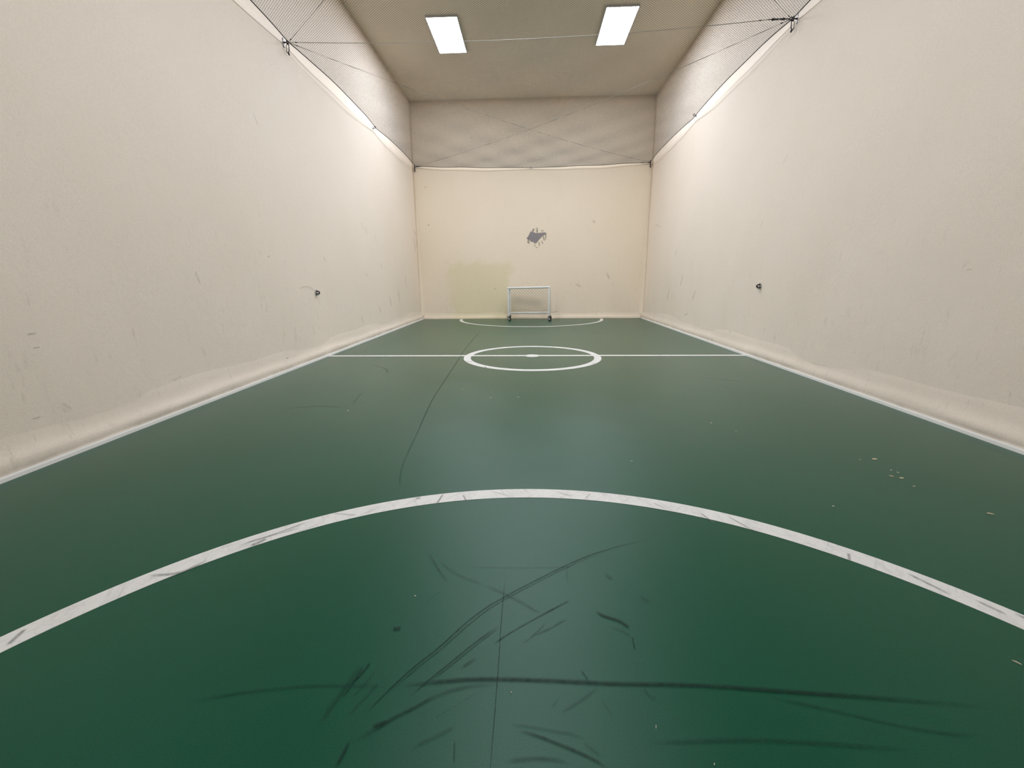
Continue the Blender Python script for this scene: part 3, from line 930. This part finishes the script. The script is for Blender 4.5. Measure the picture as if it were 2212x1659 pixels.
# ------------------------------------------------------------------ little goal on casters
goal = thing('mini_goal', 'small white football goal on casters against the far wall', 'goal', (0.0, 12.02, 0.0))
goal.rotation_euler = (0, 0, -0.10)
def gpart(name, a, b, r, parent=goal, mat=None):
    bm = bmesh.new()
    a, b = Vector(a), Vector(b)
    tube(bm, [a, a.lerp(b, .02), a.lerp(b, .98), b], [r * .9, r, r, r * .9], 14)
    return from_bm(name, bm, mat or M_white, parent, True)
GX, GF, GB = 0.565, -0.13, 0.20        # half width, front, back
BASE = 0.155
gpart('goal_post', (-GX, GF, 0.118), (-GX, GF, 0.895), 0.027)
gpart('goal_post', (GX, GF, 0.118), (GX, GF, 0.915), 0.027)
gpart('crossbar', (-GX - 0.027, GF, 0.893), (GX + 0.027, GF, 0.913), 0.029)
gpart('rear_post', (-GX, GB, 0.118), (-GX, GB, 0.86), 0.031)
gpart('rear_post', (GX, GB, 0.118), (GX, GB, 0.87), 0.031)
gpart('side_bar', (-GX, GF, 0.875), (-GX, GB, 0.855), 0.022)
gpart('side_bar', (GX, GF, 0.89), (GX, GB, 0.865), 0.022)
gpart('side_bar', (-GX, GF, BASE), (-GX, GB, BASE + 0.03), 0.024)
gpart('side_bar', (GX, GF, BASE), (GX, GB, BASE + 0.03), 0.024)
gpart('rear_bar', (-GX, GB, BASE + 0.035), (GX, GB, BASE + 0.045), 0.026)

# diagonal net on the back and both sides of the goal
bm = bmesh.new()
def strands(o, ux, uz, w, h, p):
    o, ux, uz = Vector(o), Vector(ux), Vector(uz)
    nrm = ux.cross(uz).normalized()
    for s in (1, -1):
        k = -int(h / p) - 2
        while k * p < w + h + p:
            c = k * p + 0.013
            k += 1
            pts = []
            for i in range(15):
                v = h * i / 14
                u = c + s * v * 0.95 if s > 0 else c - v * 0.95
                if 0 <= u <= w:
                    bag = 0.03 * math.sin(math.pi * u / w) * math.sin(math.pi * v / h)
                    pts.append(o + ux * u + uz * v + nrm * bag * (-1))
            if len(pts) > 1:
                tube(bm, pts, 0.0036, 4, cap=False)
strands((-GX, GB - 0.01, BASE + 0.04), (1, 0, 0), (0, 0, 1), 2 * GX, 0.68, 0.082)
strands((-GX, GF + 0.02, BASE + 0.04), (0, 1, 0), (0, 0, 1), GB - GF - 0.03, 0.66, 0.082)
strands((GX, GF + 0.02, BASE + 0.04), (0, 1, 0), (0, 0, 1), GB - GF - 0.03, 0.66, 0.082)
o = from_bm('goal_net', bm, M_gnet, goal)
o['kind'] = 'stuff'
o['label'] = 'tan diamond mesh net'

def caster(x, y, ang):
    d = Vector((math.sin(ang), math.cos(ang), 0))       # rolling direction
    ax = Vector((d.y, -d.x, 0))                          # axle
    hubc = Vector((x, y, 0.0505)) + d * -0.028 + ax * 0.0
    bm = bmesh.new()
    lathe(bm, [(-0.017, 0.036), (-0.017, 0.044), (-0.012, 0.050), (0.012, 0.050), (0.017, 0.044), (0.017, 0.036)], hubc, ax, 22)
    wh = from_bm('caster_wheel', bm, M_rubber, goal)
    bm = bmesh.new()
    lathe(bm, [(-0.019, 0.012), (-0.0185, 0.030), (0.0185, 0.030), (0.019, 0.012)], hubc, ax, 18)
    from_bm('wheel_hub', bm, M_hub, wh)
    bm = bmesh.new()
    for s in (-1, 1):
        o1 = hubc + ax * s * 0.0235
        top = Vector((x, y, 0.106)) + ax * s * 0.0235
        u = ax * 0.002
        prof = [o1 + d * 0.014 - Vector((0, 0, 0.010)), o1 - d * 0.014 - Vector((0, 0, 0.010)), top - d * 0.024, top + d * 0.024]
        a = [bm.verts.new(p + u) for p in prof]
        b = [bm.verts.new(p - u) for p in prof]
        bm.faces.new(a); bm.faces.new(b)
        for i in range(4):
            bm.faces.new((a[i], a[(i + 1) % 4], b[(i + 1) % 4], b[i]))
    lathe(bm, [(0.0, 0.026), (0.008, 0.026)], (x, y, 0.104), (0, 0, 1), 16)
    from_bm('caster_fork', bm, M_bracket, goal)
    bm = bmesh.new()
    box(bm, (x - 0.036, y - 0.036, 0.112), (x + 0.036, y + 0.036, 0.118))
    from_bm('caster_plate', bm, M_rubber, goal)
    bm = bmesh.new()
    tube(bm, [Vector((x, y, 0.108)) + ax * 0.02, Vector((x, y, 0.104)) + ax * 0.02 - d * 0.05, Vector((x, y, 0.088)) + ax * 0.02 - d * 0.068], 0.006, 6)
    from_bm('brake_lever', bm, M_rubber, goal, True)
caster(-GX, GF, -1.15)
caster(GX, GF, -1.05)
caster(-GX, GB, -0.2)
caster(GX, GB, -0.9)

# ------------------------------------------------------------------ crumbs lying on the floor
def flake(x, y, sx, sy, ang, label, mat, name='paint_flake'):
    bm = bmesh.new()
    n = 7
    top, bot = [], []
    for k in range(n):
        a = 2 * math.pi * k / n
        r = 0.75 + 0.45 * random.random()
        px, py = sx * r * math.cos(a), sy * r * math.sin(a)
        q = (px * math.cos(ang) - py * math.sin(ang), px * math.sin(ang) + py * math.cos(ang))
        top.append(bm.verts.new((q[0] * .85, q[1] * .85, 0.0022 + 0.0015 * random.random())))
        bot.append(bm.verts.new((q[0], q[1], 0.0004)))
    bm.faces.new(top); bm.faces.new(bot)
    for k in range(n):
        bm.faces.new((bot[k], bot[(k + 1) % n], top[(k + 1) % n], top[k]))
    o = from_bm(name, bm, mat)
    o.location = (x, y, 0)
    return tag(o, label, 'debris', 'flakes on the floor')
FLK = [
 (-0.424, 1.321, .0045, .0028, .4, 'white crumb on the green floor left of the curved tyre track', M_flake),
 (-1.639, 3.591, .010, .006, .5, 'pale flake alone on the left half beyond the arc', M_flake),
 (-0.711, 4.373, .014, .005, .1, 'pale flake left of the group below the centre circle', M_flake),
 (-0.38, 4.03, .012, .005, .8, 'pale flake straight below the left side of the centre circle', M_flake),
 (-0.103, 4.05, .010, .006, .3, 'pale flake straight below the middle of the centre circle', M_flake),
 (1.475, 3.294, .010, .006, .2, 'pale flake on the right half between arc and halfway line', M_flake),
 (1.585, 3.104, .007, .005, .2, 'tiny flake just below another on the right half', M_flake),
 (0.662, 2.546, .008, .004, .2, 'tiny pale flake just beyond the arc, right of centre', M_flake),
 (2.229, 2.606, .019, .011, .2, 'largest tan chip of the cluster near the right wall', M_flakeb),
 (2.13, 2.597, .008, .004, -.2, 'tiny flake left of the largest tan chip', M_flake),
 (2.199, 2.443, .007, .004, -.5, 'upper of two tiny flakes below the largest tan chip', M_flake),
 (2.215, 2.412, .007, .004, -.4, 'lower of two tiny flakes below the largest tan chip', M_flake),
 (2.136, 2.362, .013, .005, -.5, 'left one of the pale chip pair in the right cluster', M_flakeb),
 (2.175, 2.338, .013, .008, .0, 'right one of the pale chip pair in the right cluster', M_flakeb),
 (2.158, 2.237, .006, .004, .0, 'lowest tiny flake of the cluster near the right wall', M_flake),
 (1.563, 2.01, .006, .004, .3, 'tiny flake just beyond the right flank of the arc', M_flake),
 (2.284, 1.957, .016, .006, -.4, 'pale chip alone near the right edge beyond the arc', M_flakeb),
 (1.488, 1.099, .012, .0025, -.9, 'thin white sliver at the lower right, inside the arc', M_flake),
 (0.451, 0.787, .0025, .0015, 1.2, 'tiny white crumb at the very bottom, right of centre', M_flake),
 (-0.049, 0.954, .0018, .0018, 0, 'tiny white crumb just below the broad dark smear', M_flake),
 (0.336, 0.872, .006, .0009, 1.3, 'short pale sliver at the lower right of the scuffs', M_flake),
]
for f in FLK:
    flake(*f)
